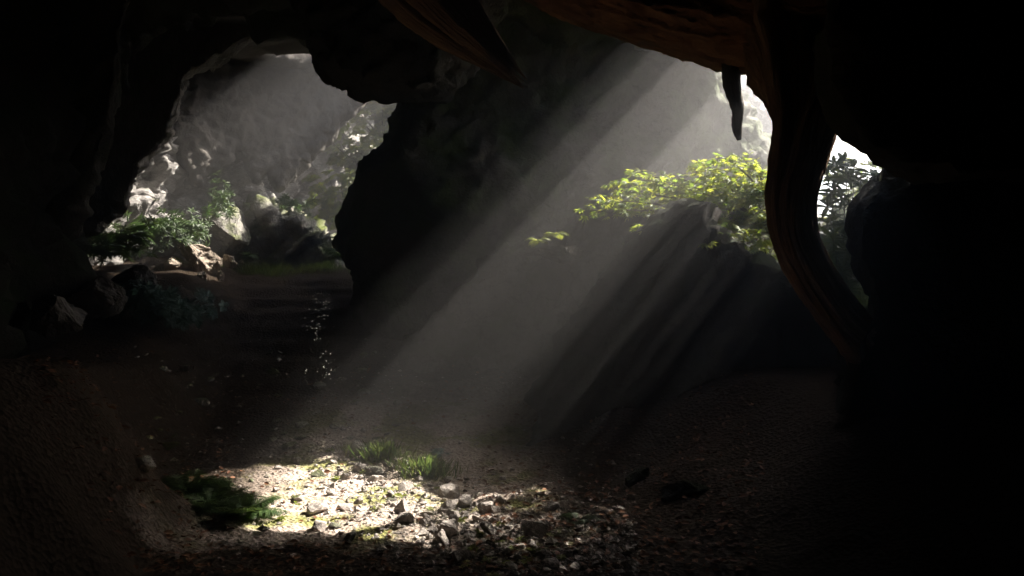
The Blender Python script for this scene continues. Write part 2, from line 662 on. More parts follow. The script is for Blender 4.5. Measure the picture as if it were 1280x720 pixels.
class Leaves:
    """many thin leaf blades gathered into one mesh"""
    def __init__(self):
        self.v, self.f, self.n = [], [], 0

    def add(self, tv, tf, mat3, loc, size):
        w = (tv * size) @ mat3.T + loc
        self.v.append(w)
        self.f += [tuple(i + self.n for i in x) for x in tf]
        self.n += len(w)

    def mesh(self, name, mat):
        return mesh_of(name, np.concatenate(self.v), self.f, mat, False)


def frame(direction, normal):
    d = np.array(direction, float)
    d /= np.linalg.norm(d) + 1e-9
    nrm = np.array(normal, float)
    x = np.cross(d, nrm)
    x /= np.linalg.norm(x) + 1e-9
    z = np.cross(x, d)
    return np.column_stack([x, d, z])          # leaf: y = tip, z = upper side


def palmate():
    """five to seven pointed lobes, like a small maple leaf"""
    lob = [(-125, .45), (-78, .72), (-38, .92), (0, 1.0), (38, .92), (78, .72), (125, .45)]
    v = [(0, 0, 0)]
    for k, (a, l) in enumerate(lob):
        a0 = R(a)
        if k:
            am = R((a + lob[k - 1][0]) / 2)
            v.append((math.sin(am) * .30, math.cos(am) * .30, -.02))
        w = R(9)
        v.append((math.sin(a0 - w) * l * .6, math.cos(a0 - w) * l * .6, -.05))
        v.append((math.sin(a0) * l, math.cos(a0) * l, -.16))
        v.append((math.sin(a0 + w) * l * .6, math.cos(a0 + w) * l * .6, -.05))
    v = np.array(v)
    f = [(0, i, i + 1) for i in range(1, len(v) - 1)]
    return v, f


def blade(width=0.28, bend=0.25, n=4):
    v, f = [], []
    for k in range(n + 1):
        t = k / n
        w = width * math.sin(math.pi * (t * 0.9 + 0.06)) * 0.5 if k < n else 0.0
        z = -bend * t * t
        v += [(-w, t, z + w * .3), (0, t, z), (w, t, z + w * .3)]
    for k in range(n):
        a = k * 3
        f += [(a, a + 1, a + 4, a + 3), (a + 1, a + 2, a + 5, a + 4)]
    return np.array(v), f


PALM = palmate()
LANCE = blade(0.26, 0.3, 4)
OVAL = blade(0.6, 0.2, 3)
PINNA = blade(0.15, 0.25, 2)


# ------------------------------------------------------------------ the ground
def ground_z(x, y):
    x = np.asarray(x, float)
    y = np.asarray(y, float)
    p = np.column_stack([x.ravel(), y.ravel(), np.zeros(x.size)])
    z = np.interp(y, [-60, 6.3, 7.3, 9, 14.0, 14.6, 60], [0, 0, 0.13, 0.66, 1.84, 1.86, 1.7]).ravel()
    X, Y = p[:, 0], p[:, 1]
    wob = fbm(p * 0.7, 3, 31) * 0.35
    # bank along the left
    edge = np.interp(Y, [0, 4, 5.2, 6.5, 8, 10, 13.5, 15], [-1.6, -1.9, -2.05, -2.6, -3.0, -3.3, -4.4, -6]) + wob * 0.7
    hgt = np.interp(Y, [0, 5, 6.5, 8, 11, 14, 15], [1.1, 1.05, 0.8, 0.6, 0.5, 0.3, 0])
    z += sstep(0, 1.0, edge - X) * hgt
    # rise on the right, under the mounds
    e2 = np.interp(Y, [0, 4, 5.5, 7, 9, 12], [1.8, 1.2, 0.7, 0.1, -0.7, -1.5]) + wob
    z += sstep(0, 2.2, X - e2) * 0.7 * sstep(14, 11, Y)
    # shelves across the slope
    m = sstep(7.2, 8.5, Y) * sstep(14.2, 13.5, Y)
    st = (z + fbm(p * 0.6, 3, 8) * 0.09) * 6.0
    fr = st - np.floor(st)
    zs = (np.floor(st) + sstep(0.55, 0.95, fr)) / 6.0
    z = z * (1 - m * 0.55) + zs * m * 0.55
    amp = 0.55 + 0.45 * sstep(7.0, 9.0, Y)
    z += fbm(p * 1.1, 5, 3) * 0.055 * amp + ridged(p * 4.0, 4, 21) * 0.012 + fbm(p * 14, 3, 55) * 0.007
    lip = sstep(13.2, 14, Y)
    z -= lip * 0.02
    return z.reshape(x.shape)


def axis(parts):
    out = []
    for a, b, s in parts:
        out.append(np.arange(a, b, s))
    return np.concatenate(out + [[parts[-1][1]]])


gx = axis([(-40, -10, 3), (-10, -4.5, 0.15), (-4.5, 1.2, 0.028), (1.2, 8, 0.15), (8, 40, 4)])
gy = axis([(-12, 1, 0.8), (1, 3.5, 0.08), (3.5, 8, 0.026), (8, 14.8, 0.05), (14.8, 20, 0.3), (20, 44, 3)])
GX, GY = np.meshgrid(gx, gy)
GZ = ground_z(GX, GY)
nx, ny = len(gx), len(gy)


def gz(x, y):
    """height of the ground sheet under a point"""
    i = min(max(int(np.searchsorted(gx, x)) - 1, 0), nx - 2)
    j = min(max(int(np.searchsorted(gy, y)) - 1, 0), ny - 2)
    a = (x - gx[i]) / (gx[i + 1] - gx[i])
    b = (y - gy[j]) / (gy[j + 1] - gy[j])
    return float((GZ[j, i] * (1 - a) + GZ[j, i + 1] * a) * (1 - b) + (GZ[j + 1, i] * (1 - a) + GZ[j + 1, i + 1] * a) * b)


idx = np.arange(nx * ny).reshape(ny, nx)
quads = np.stack([idx[:-1, :-1], idx[:-1, 1:], idx[1:, 1:], idx[1:, :-1]], -1).reshape(-1, 4)
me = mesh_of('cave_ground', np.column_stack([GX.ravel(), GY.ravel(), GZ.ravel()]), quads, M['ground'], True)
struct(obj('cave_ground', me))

# ------------------------------------------------------------------ cave shell
struct(slab('cave_ceiling', [(-12, -8), (9, -8), (9, 6.3), (5, 6.7), (2.95, 7.0), (2.75, 7.3), (2.0, 9.75), (3.2, 9.9), (3.1, 11.6),
                             (-2.0, 11.8), (-2.9, 10.2), (-4.5, 9.8), (-12, 9.8)], 4.75, 7.2, 0.11, M['cave_moss'],
            amp=0.22, seed=3))
struct(slab('cave_wall', [(-12, -8), (-4.2, -6), (-3.9, 0), (-4.3, 5), (-4.7, 8.2), (-5.4, 9.6), (-12, 10)], -0.6, 6.0, 0.12,
            M['black'], amp=0.3, seed=9))
struct(slab('cave_wall', [(4.2, -6), (9, -8), (9, 6.6), (4.6, 6.8), (3.9, 4)], -0.6, 6.0, 0.14, M['cave'], amp=0.3, seed=14))
struct(slab('cave_wall', [(-7, -8), (7, -8), (7, -4.6), (-7, -4.6)], -0.6, 6.0, 0.16, M['cave'], amp=0.3, seed=19))

# rock curtain hanging on the left, with its points
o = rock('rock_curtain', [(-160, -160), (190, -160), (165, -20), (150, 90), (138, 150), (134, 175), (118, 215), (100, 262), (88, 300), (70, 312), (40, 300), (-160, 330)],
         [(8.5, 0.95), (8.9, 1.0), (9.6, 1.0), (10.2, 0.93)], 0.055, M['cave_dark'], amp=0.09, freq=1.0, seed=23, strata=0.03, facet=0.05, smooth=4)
tag(o, 'black rock wall at the far left edge of the left cave mouth', 'rock')
o = rock('rock_curtain', [(60, -160), (330, -160), (345, -40), (338, 22), (300, 52), (256, 74), (232, 104), (220, 136), (211, 168), (190, 187),
                          (165, 224), (146, 264), (122, 296), (100, 300), (60, 200)],
         [(10.7, 0.95), (11.1, 1.0), (11.8, 1.0), (12.4, 0.9)], 0.055, M['curtain'], amp=0.09, freq=1.0, seed=24, strata=0.05, facet=0.06, smooth=3)
tag(o, 'dark rock curtain sloping down from the roof left of the bright gully', 'rock')

# overhanging nose above the middle wall
o = rock('rock_overhang', [(330, -170), (660, -170), (640, -40), (600, 70), (555, 122), (508, 121), (478, 121), (450, 113), (438, 101),
                           (415, 97), (398, 84), (393, 66), (378, 30), (362, -5)],
         [(7.9, 0.86), (8.3, 0.97), (9.0, 1.0), (10.4, 1.0), (11, 0.9)], 0.05, M['cave_dark'], amp=0.08, freq=1.0, seed=41, strata=0.07, facet=0.05, smooth=6)
tag(o, 'dark layered rock nose overhanging the left cave mouth', 'rock')

# middle wall between both mouths; it runs on to the right as the shaded far side of the opening
o = rock('rock_wall', [(508, 60), (505, 124), (497, 150), (486, 180), (468, 192), (449, 218), (441, 250), (426, 285), (424, 312), (438, 335),
                       (450, 420), (700, 425), (1020, 430), (1006, 340), (986, 270), (970, 205), (950, 155), (930, 122), (905, 100), (880, 66), (850, -40), (700, -60)],
         [(10.0, 0.95), (10.5, 0.985), (11.4, 1.0), (12.2, 0.95)], 0.06, M['cave_moss'], amp=0.14, freq=0.9, seed=61, strata=0.05, facet=0.05, smooth=6, shear=(700, .005))
tag(o, 'dark mossy rock wall standing between the two cave mouths', 'rock')

# far side of the sinkhole behind the maple
o = rock('cliff', [(700, -60), (850, -60), (884, 62), (915, 92), (945, 112), (968, 142), (984, 190), (1000, 240), (1040, 310), (1120, 340), (1180, 460), (700, 460)],
         [(16.3, 0.97), (16.7, 1.0), (17.8, 1.0), (18.6, 0.92)], 0.08, M['pale'], amp=0.16, freq=0.9, seed=71, strata=0.08, facet=0.10, smooth=3)
tag(o, 'pale hazy cliff across the sinkhole behind the maple', 'cliff')

# mounds inside the right mouth
o = rock('rock_mound', [(500, 450), (560, 372), (630, 318), (690, 300), (722, 272), (746, 256), (775, 250), (802, 262), (850, 300), (960, 380), (1000, 470)],
         [(8.2, 0.98), (8.4, 1.0), (9.0, 0.92), (9.6, 0.78)], 0.05, M['cave_dark'], amp=0.09, freq=1.2, seed=83, strata=0.06, facet=0.08, smooth=3)
tag(o, 'hazy rock mound with moss, behind the nearer dark mound', 'rock')
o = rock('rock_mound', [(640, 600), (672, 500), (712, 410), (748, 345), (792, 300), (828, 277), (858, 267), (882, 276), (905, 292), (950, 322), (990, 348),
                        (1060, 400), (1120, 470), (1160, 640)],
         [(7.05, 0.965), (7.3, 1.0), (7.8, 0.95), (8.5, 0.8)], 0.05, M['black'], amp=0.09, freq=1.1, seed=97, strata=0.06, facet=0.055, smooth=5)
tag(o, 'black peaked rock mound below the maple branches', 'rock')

# rocks on the right
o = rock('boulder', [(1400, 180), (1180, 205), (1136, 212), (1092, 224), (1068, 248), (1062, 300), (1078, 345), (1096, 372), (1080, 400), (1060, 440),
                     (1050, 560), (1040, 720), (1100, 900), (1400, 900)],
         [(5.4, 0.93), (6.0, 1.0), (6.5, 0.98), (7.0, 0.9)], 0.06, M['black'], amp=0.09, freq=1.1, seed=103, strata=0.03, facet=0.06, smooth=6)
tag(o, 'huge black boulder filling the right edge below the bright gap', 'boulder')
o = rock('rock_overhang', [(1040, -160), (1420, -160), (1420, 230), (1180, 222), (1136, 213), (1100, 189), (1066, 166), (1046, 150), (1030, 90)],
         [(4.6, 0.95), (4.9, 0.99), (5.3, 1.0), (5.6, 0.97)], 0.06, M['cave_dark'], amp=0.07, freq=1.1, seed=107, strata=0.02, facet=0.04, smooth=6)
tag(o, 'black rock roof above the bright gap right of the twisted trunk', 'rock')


# ------------------------------------------------------------------ the gully on the left: cliffs as one terrain sheet
def cliff_sheet(name, foot, height, back, seed, mat, ns=460, nh=190):
    foot = np.array(foot, float)
    f3 = np.column_stack([foot, np.zeros(len(foot))])
    c, _ = spline(f3, np.ones(len(foot)), ns)
    tg = np.gradient(c[:, :2], axis=0)
    tg /= np.linalg.norm(tg, axis=1)[:, None]
    out = np.column_stack([-tg[:, 1], tg[:, 0]])           # away from the gully
    h = np.linspace(0, 1.3, nh)
    prof_o = np.interp(h, [0, .12, .3, .55, .75, 1.0, 1.3], [-0.3, 0.2, 0.9, 1.35, 1.7, 2.1, 6.0]) * back
    prof_z = np.interp(h, [0, .12, .3, .55, .75, 1.0, 1.3], [-0.6, 0.35, 1.2, 2.9, 5.0, 7.0, 7.6]) / 7.0 * height
    S, H = np.meshgrid(np.arange(ns), np.arange(nh), indexing='ij')
    v = np.zeros((ns, nh, 3))
    v[..., 0] = c[S, 0] + out[S, 0] * prof_o[H]
    v[..., 1] = c[S, 1] + out[S, 1] * prof_o[H]
    v[..., 2] = 1.75 + prof_z[H]
    v = v.reshape(-1, 3)
    i = np.arange(ns * nh).reshape(ns, nh)
    q = np.stack([i[:-1, :-1], i[:-1, 1:], i[1:, 1:], i[1:, :-1]], -1).reshape(-1, 4)[:, ::-1]
    me = mesh_of(name, v, q, mat, True)
    co, no = co_no(me)
    q = co @ TILT.T
    w = fbm(co * 0.8, 3, seed + 6)[:, None] * 0.35
    d = fbm(co * 0.35, 3, seed) * 0.7
    d += planes(q * np.array([.45, .45, .8]) + w, seed + 1) * 0.5
    d += planes(q * np.array([1.1, 1.1, 2.6]) + w, seed + 2) * 0.34
    me.vertices.foreach_set('co', (co + no * d[:, None]).astype(np.float32).ravel())
    me.update()
    co, no = co_no(me)
    q = co @ TILT.T
    d = planes(q * np.array([2.6, 2.6, 6.0]) + w, seed + 3) * 0.13
    d += ridged(q * np.array([.9, .9, 5.0]), 5, seed + 4) * 0.06
    d += fbm(co * 6, 4, seed + 5) * 0.035
    me.vertices.foreach_set('co', (co + no * d[:, None]).astype(np.float32).ravel())
    me.update()
    return struct(obj(name, me))


cliff_sheet('gully_terrain', [(-11, 9.9), (-8.2, 10.8), (-6.3, 12.2), (-5.3, 14.2), (-4.9, 16.5), (-5.3, 19), (-4.6, 22.5), (-3.2, 26), (0.5, 28), (6, 28.5)][::1],
            8.5, 1.0, 5, M['pale'])
struct(slab('gully_ceiling', [(-13, 9.7), (-2.0, 9.9), (-1.6, 12.4), (-1.8, 13.4), (-2.6, 13.6), (-4.2, 13.6), (-4.3, 14.6), (-3.9, 15.6), (-3.6, 16.2), (-1.4, 16.4), (-1.3, 17.3),
                              (0.3, 17.4), (-3.0, 17.6), (-2.8, 18.9), (0.3, 19.0), (0.5, 20.6), (-3.0, 21.0), (-3.0, 21.8), (0.3, 22.0), (-0.2, 24.2), (-2.2, 25.4), (-13, 26.5)],
            4.85, 5.5, 0.10, M['cave'], amp=0.12, seed=33, slope=0.17, facet=0.05, strata=0.03, smooth=2))
o = rock('rock_wall', [(180, 20), (470, 20), (462, 112), (450, 132), (432, 150), (412, 176), (388, 196), (366, 222), (348, 238), (334, 216), (318, 226), (302, 190), (274, 212), (247, 231),
                       (229, 208), (212, 164), (192, 150)],
         [(14.0, 0.97), (14.3, 1.0), (15.0, 1.0), (15.6, 0.95)], 0.06, M['cave'], amp=0.10, freq=1.0, seed=151, strata=0.10, facet=0.045, smooth=3, shear=(212, .013))
tag(o, 'grey rock wall with a hanging point, slanting back through the haze of the gully', 'rock')
struct(slab('gully_shade_block', [(-1.1, 13), (1.4, 12.6), (1.6, 14.9), (0.2, 15.0), (-0.9, 14.8)], -0.5, 6.3, 0.14, M['cave_moss'], amp=0.25, seed=35))  # hidden block added behind the middle wall to shade the gully floor

# unseen rock added behind the black boulder to shade the right floor
pl = np.array([(4.15, 8.25), (6.5, 8.1), (9, 8.4), (9, 10.2), (6, 10.1), (4.9, 9.4), (4.2, 9.0)])
rings = [np.column_stack([pl[:, 0] + sh, pl[:, 1], np.full(len(pl), z)]) for z, sh in ((-.6, 1.6), (2.5, 1.0), (4.0, 0.15), (4.75, 0.35))]
v, f = loft(rings)
me = remeshed(v, f, 0.13, 5)
rough_up(me, 0.10, 0.9, 141, 0.05, 0.06)
me.materials.clear()
me.materials.append(M['cave'])
tag(obj('shade_block', me), 'added unseen rock block shading the right floor from behind the black boulder', 'rock')

# ------------------------------------------------------------------ haze
def box(name, lo, hi):
    v = [(x, y, z) for x in (lo[0], hi[0]) for y in (lo[1], hi[1]) for z in (lo[2], hi[2])]
    f = [(0, 1, 3, 2), (4, 6, 7, 5), (0, 4, 5, 1), (2, 3, 7, 6), (0, 2, 6, 4), (1, 5, 7, 3)]
    me = bpy.data.meshes.new(name)
    me.from_pydata(v, [], f)
    return me


hm = bpy.data.materials.new('haze_air')
hm.use_nodes = True
hn = hm.node_tree
hn.nodes.remove(hn.nodes['Principled BSDF'])
pv = hn.nodes.new('ShaderNodeVolumePrincipled')
pv.inputs['Color'].default_value = (0.93, 0.92, 0.91, 1)
pv.inputs['Density'].default_value = 0.037
pv.inputs['Anisotropy'].default_value = 0.7
hn.links.new(pv.outputs[0], hn.nodes['Material Output'].inputs['Volume'])
me = box('haze', (-42, -14, -2.2), (42, 46, 12.5))
me.materials.append(hm)
hz = obj('haze', me)
hz['kind'] = 'stuff'

# ------------------------------------------------------------------ big wood
def Pd(lst):
    return [P(u, v, d) for u, v, d in lst]


lp = Pd([(600, -82, 7.4), (680, -53, 7.25), (760, -26, 7.1), (850, -4, 6.85), (930, 10, 6.55), (1000, 0, 6.2), (1080, -38, 5.9), (1200, -115, 5.6), (1330, -190, 5.3)])
lr = [.30, .38, .41, .43, .47, .50, .53, .56, .6]
tl = [tube(lp, lr, 260, 170, ridge=0.11, seed=5, kr=3.6, ks=1.0)] + strands(lp, lr, 9, .86, .22, seed=55, twist=.9, n=200, seg=22, ridge=.28)
me = tubes_mesh('fallen_log', tl, M['bark_red'])
log = tag(obj('fallen_log', me), 'thick red brown log bridging the top of the right cave mouth', 'log')
t = tube(Pd([(908, 45, 6.65), (913, 84, 6.65), (916, 112, 6.65), (922, 138, 6.65), (921, 158, 6.65), (924, 175, 6.65)]), [.085, .066, .062, .050, .044, .02], 60, 16,
         ridge=0.16, seed=15, kr=2, ks=5)
me = tubes_mesh('hanging_root', [t], M['twig'])
r = obj('hanging_root', me, log)
r['label'] = 'straight dark root stub hanging from the log'

tp = Pd([(1003, 15, 6.25), (1004, 60, 6.1), (1006, 100, 5.9), (1009, 150, 5.75), (1000, 200, 5.65), (990, 250, 5.6), (996, 300, 5.55), (1018, 345, 5.5),
         (1052, 395, 5.5), (1082, 432, 5.75), (1104, 470, 6.1)])
tr = [.45, .41, .305, .225, .18, .155, .14, .135, .13, .14, .17]
tl = [tube(tp, tr, 300, 130, ridge=0.12, seed=25, kr=3.2, ks=1.1)] + strands(tp, tr, 7, .80, .32, seed=65, twist=1.5, n=220, seg=24, ridge=.26)
me = tubes_mesh('twisted_trunk', tl, M['bark_warm'])
tag(obj('twisted_trunk', me), 'twisted brown trunk curving down from the log to the black boulder', 'trunk')

rp = Pd([(440, -120, 6.7), (500, -45, 6.6), (545, 2, 6.5), (580, 36, 6.45), (612, 66, 6.4), (640, 92, 6.35), (664, 112, 6.3)])
rr = [.27, .26, .225, .17, .115, .07, .035]
tl = [tube(rp[:-1], [.22, .21, .18, .13, .08, .03], 120, 40, ridge=0.15, seed=35, kr=2.2, ks=0.5)] + strands(rp, rr, 12, .85, .34, seed=75, twist=.8, ends=(.78, 1.0), n=160, seg=18, ridge=.26)
me = tubes_mesh('broken_root', tl, M['bark_warm'])
tag(obj('broken_root', me), 'splintered brown root hanging down to a point left of the log', 'root')


# ------------------------------------------------------------------ maple
def jit(s):
    return RNG.normal(0, s, 3)


def maple():
    root = empty('maple_tree', P(985, 400, 8.6), 'slender maple with yellow green lobed leaves in the right cave mouth', 'tree')
    inv = np.array(root.location)
    woods, lv = [], Leaves()
    base = P(1000, 300, 8.5)
    woods.append(tube([P(1010, 480, 8.6), P(1004, 400, 8.6), P(1002, 340, 8.55), base], [.06, .055, .05, .04], 12, 8))
    ends = [(738, 262, 7.6), (752, 250, 7.7), (765, 226, 8.1), (772, 238, 8.0), (800, 284, 7.4), (842, 292, 7.2), (872, 300, 7.1), (905, 318, 7.2), (790, 214, 8.3), (783, 266, 8.1), (822, 270, 7.7), (842, 262, 7.5), (868, 278, 7.6), (815, 226, 7.9), (846, 222, 8.2), (880, 205, 8.0), (905, 196, 7.7), (935, 208, 7.9), (958, 214, 8.2),
            (838, 246, 8.5), (880, 240, 8.2), (915, 240, 7.8), (945, 250, 8.0), (870, 258, 7.7), (905, 285, 8.1), (940, 300, 8.0), (952, 330, 7.9), (930, 200, 8.4), (885, 215, 7.6), (915, 222, 8.0), (870, 205, 8.3), (945, 225, 7.7), (958, 265, 7.6), (925, 275, 8.4),
            (955, 280, 8.2), (965, 235, 8.5), (900, 262, 8.6), (930, 318, 8.3), (895, 225, 8.5), (860, 240, 7.8)]
    ks = np.array([0.1, 0.35, 0.6, 0.85, 1.0])
    for e in ends:
        E = P(*e)
        mid = base + (E - base) * 0.5 + np.array([0, 0, 0.10]) + jit(0.05)
        pts = [base + jit(.01), base + (E - base) * .25 + np.array([0, 0, .07]), mid, base + (E - base) * .78 + np.array([0, 0, .06]), E]
        woods.append(tube(pts, [.022, .016, .011, .007, .003], 22, 6))
        c, _ = spline(pts, np.ones(5), 40)
        L = np.linalg.norm(E - base)
        nt = int(10 + L * 13)
        for k in range(nt):
            s = 0.42 + 0.58 * (k + RNG.random()) / nt
            q = c[min(39, int(s * 39))]
            tg = c[min(39, int(s * 39) + 1)] - c[max(0, int(s * 39) - 1)]
            tg /= np.linalg.norm(tg)
            side = np.cross(tg, [0, 0, 1.0]) * (1 if k % 2 else -1)
            d = tg * 0.65 + side * RNG.uniform(.5, 1.1) + np.array([0, 0, RNG.uniform(-.45, .35)])
            d /= np.linalg.norm(d)
            ln = RNG.uniform(.10, .26) * (1.15 - 0.5 * s)
            tip = q + d * ln
            woods.append(tube([q, q + d * ln * .5 + np.array([0, 0, .012]), tip], [.003, .0025, .0015], 4, 4))
            for w in range(RNG.integers(3, 6)):
                a = RNG.uniform(0.35, 1.05)
                pp = q + d * ln * a
                sd = np.cross(d, [0, 0, 1.0]) * (1 if w % 2 else -1)
                ld = d * RNG.uniform(.3, 1) + sd * RNG.uniform(.2, 1.0) + np.array([0, 0, RNG.uniform(-.5, .05)])
                nn = np.array([0, -.45, 1.0]) + jit(.45)
                lv.add(*PALM, frame(ld, nn), pp + ld / np.linalg.norm(ld) * .02, RNG.uniform(.036, .084))
    me = tubes_mesh('branches', [(v - inv, f, u) for v, f, u in woods], M['twig'])
    obj('branches', me, root)
    for k in range(len(lv.v)):
        lv.v[k] = lv.v[k] - inv
    obj('foliage', lv.mesh('foliage', M['maple']), root)


maple()


def rosette(lv, q, axis_d, n, size, spread, tmpl, up=0.3):
    ax = np.array(axis_d, float)
    ax /= np.linalg.norm(ax)
    a = np.cross(ax, [0.3, 0.9, 0.2])
    a /= np.linalg.norm(a)
    b = np.cross(ax, a)
    ph = RNG.random() * 6.28
    for k in range(n):
        th = ph + k * 2.4
        d = (a * math.cos(th) + b * math.sin(th)) * spread + ax * RNG.uniform(0.1, 0.9) * up * 2
        lv.add(*tmpl, frame(d, ax + jit(.15)), q - ax * RNG.uniform(0, .05), size * RNG.uniform(.7, 1.15))


def shrub(name, mat, label, cat, base, ends, size, tmpl, nros=3, leaves=8, spread=0.9, stem=.014, grp=None, up=0.3):
    root = empty(name, base, label, cat, grp)
    inv = np.array(base, float)
    woods, lv = [], Leaves()
    for E in ends:
        E = np.array(E, float) - inv
        pts = [jit(.02), E * .35 + np.array([0, 0, .08 * np.linalg.norm(E)]) + jit(.02), E * .7 + np.array([0, 0, .05]), E]
        woods.append(tube(pts, [stem, stem * .8, stem * .6, stem * .3], 14, 6))
        c, _ = spline(pts, np.ones(4), 30)
        for k in range(nros):
            s = 1.0 if k == 0 else RNG.uniform(.35, 1)
            j = min(28, int(s * 29))
            q = c[j] if k == 0 else c[j] + jit(size * .6)
            tg = c[j + 1] - c[j]
            rosette(lv, q, tg / np.linalg.norm(tg) + np.array([0, -.9, .55]), leaves, size, spread, tmpl, up)
    obj('stems', tubes_mesh('stems', woods, M['twig']), root)
    obj('foliage', lv.mesh('foliage', mat), root)
    return root


ends = [P(u + RNG.normal(0, 4), v + RNG.normal(0, 4), RNG.uniform(7.0, 7.9)) for u, v in
        [(1035, 205), (1052, 200), (1070, 205), (1088, 210), (1108, 214), (1122, 218), (1045, 225), (1062, 228), (1080, 232), (1096, 226), (1038, 248), (1055, 252),
         (1072, 255), (1040, 275), (1056, 280), (1035, 300), (1050, 308), (1066, 300), (1045, 330), (1062, 335), (1070, 318), (1058, 362), (1074, 358), (1085, 372), (1078, 385), (1030, 325)]]
shrub('broadleaf_shrub', M['laurel'], 'shrub with long dark pointed leaves between the trunk and the boulder', 'shrub', P(1060, 430, 7.9), ends, .16, LANCE, 6, 9, stem=.008)
ends = [P(u + RNG.normal(0, 4), v + RNG.normal(0, 4), RNG.uniform(7.3, 7.9)) for u, v in
        [(925, 330), (940, 345), (960, 350), (975, 330), (955, 370), (980, 372), (990, 390), (970, 392), (940, 365), (985, 350), (962, 318)]]
shrub('broadleaf_shrub', M['laurel'], 'dark shrub drooping over the peaked mound left of the trunk', 'shrub', P(985, 420, 7.6), ends, .13, LANCE, 4, 8, stem=.008)


root = empty('dapple_tree', (6.7, 7.7, 1.0), 'unseen tree added outside the black boulder to cast dappled shade', 'tree')
inv = np.array(root.location)
woods, lv = [tube([(0, 0, -1.2), (-.2, 0, 1.5), (-.7, -.1, 3.2), (-1.3, -.1, 4.6)], [.16, .14, .11, .07], 20, 10)], Leaves()
for k in range(50):  # off-frame crown, placed to dapple the patch and darken the right side
    a = RNG.random() if k < 30 else RNG.uniform(.0, .45)
    tgt = np.array([3.75, 8.15, 4.9]) * (1 - a) + np.array([4.8, 7.15, 5.0]) * a + RNG.normal(0, 1, 3) * np.array([.22, .28, .25]) + (np.array([.75, .65, .1]) if k >= 30 else 0) - inv
    st = np.array([-.7 - .6 * RNG.random(), -.1, 3.3 + 1.2 * a])
    pts = [st, st * .6 + tgt * .4 + np.array([0, 0, .15]), st * .25 + tgt * .75 + np.array([0, 0, .08]), tgt]
    woods.append(tube(pts, [.03, .02, .012, .005], 16, 6))
    c, _ = spline(pts, np.ones(4), 30)
    for w in range(5):
        j = min(28, int(29 * RNG.uniform(.6, 1.0)))
        tg = c[j + 1] - c[j]
        rosette(lv, c[j] + jit(.08), tg / np.linalg.norm(tg) + np.array([0, 0, .5]), 7, .12, .9, OVAL, .3)
obj('branches', tubes_mesh('branches', woods, M['twig']), root)
obj('foliage', lv.mesh('foliage', M['laurel']), root)


ends = [P(u + RNG.normal(0, 5), v + RNG.normal(0, 5), RNG.uniform(10.2, 11.2)) for u, v in
        [(1035, 205), (1048, 196), (1060, 200), (1074, 198), (1088, 205), (1100, 208), (1116, 214), (1040, 220), (1056, 222), (1070, 226), (1086, 224), (1100, 228), (1045, 245), (1060, 250),
         (1038, 265), (1052, 275), (1066, 270), (1075, 290), (1050, 300), (1062, 320), (1040, 330), (1080, 250)]]
shrub('broadleaf_shrub', M['maple'], 'sunlit yellow green shrub behind the dark shrub in the gap right of the trunk', 'shrub', P(1075, 420, 10.8), ends, .14, OVAL, 5, 9, stem=.010)


# ------------------------------------------------------------------ ferns and other plants
def fern_mesh(name, n, length, mat, arch=0.55, seed=0, lean=(0, 0, 0), tmpl=PINNA, dens=30):
    rg = np.random.default_rng(seed)
    lv = Leaves()
    for k in range(n):
        th = 2.4 * k + rg.uniform(-.3, .3)
        L = length * rg.uniform(.65, 1.1)
        d0 = np.array([math.cos(th), math.sin(th), 0]) + np.array(lean)
        rise = rg.uniform(.5, 1.0)
        t = np.linspace(0, 1, dens + 4)
        c = d0[None, :] * (L * t ** 1.1)[:, None] * .85
        c[:, 2] += L * (rise * t - arch * 1.5 * t * t)
        tg = np.gradient(c, axis=0)
        for j in range(2, len(t) - 1):
            T = tg[j] / np.linalg.norm(tg[j])
            sd = np.cross(T, [0, 0, 1.0])
            sd /= np.linalg.norm(sd)
            nrm = np.cross(sd, T)
            w = L * .34 * math.sin(math.pi * min(1, (t[j] * .92 + .10))) ** .8
            for s in (-1, 1):
                lv.add(*tmpl, frame(sd * s + T * .45 + nrm * rg.uniform(-.15, .1), nrm), c[j], max(w, .01))
        # midrib
        w = length * .012
        sd = np.cross(tg[len(t) // 2], [0, 0, 1.0])
        sd /= np.linalg.norm(sd)
        b = lv.n
        vv = np.concatenate([c - sd * w * .5, c + sd * w * .5])
        m = len(c)
        lv.v.append(vv)
        lv.f += [(b + i, b + i + 1, b + m + i + 1, b + m + i) for i in range(m - 1)]
        lv.n += len(vv)
    return lv.mesh(name, mat)


def fern(u, v, d, n, length, label, mat='fern', seed=0, grp=None, dz=0.0, lean=(0, 0, 0), **kw):
    p = P(u, v, d)
    p[2] = gz(p[0], p[1]) - 0.02 + dz if dz is not None else p[2]
    return tag(obj('fern', fern_mesh('fern', n, length, M[mat], seed=seed, lean=lean, **kw), loc=p), label, 'fern', grp)


fern(262, 594, 5.5, 18, .40, 'large arching fern on the bank at the left edge of the sunlit patch', seed=3, dz=0, lean=(.3, -.1, 0), arch=.35)
fern(302, 622, 5.25, 14, .32, 'lower fern reaching into the sunlit patch from the left', seed=4, dz=0, lean=(.2, -.1, 0), arch=.35)
fern(235, 575, 5.8, 14, .42, 'half shaded fern behind the large arching fern', seed=5, dz=0, arch=.35)
fern(551, 562, 6.9, 9, .24, 'small pale fern behind the grass tufts on the sunlit patch', seed=6, mat='blue')
fern(720, 660, 5.1, 9, .20, 'small fern in the shade right of the dappled rubble', seed=7, mat='fern')
fern(700, 676, 4.9, 6, .13, 'tiny fern among the dappled stones near the shaded small fern', seed=8)
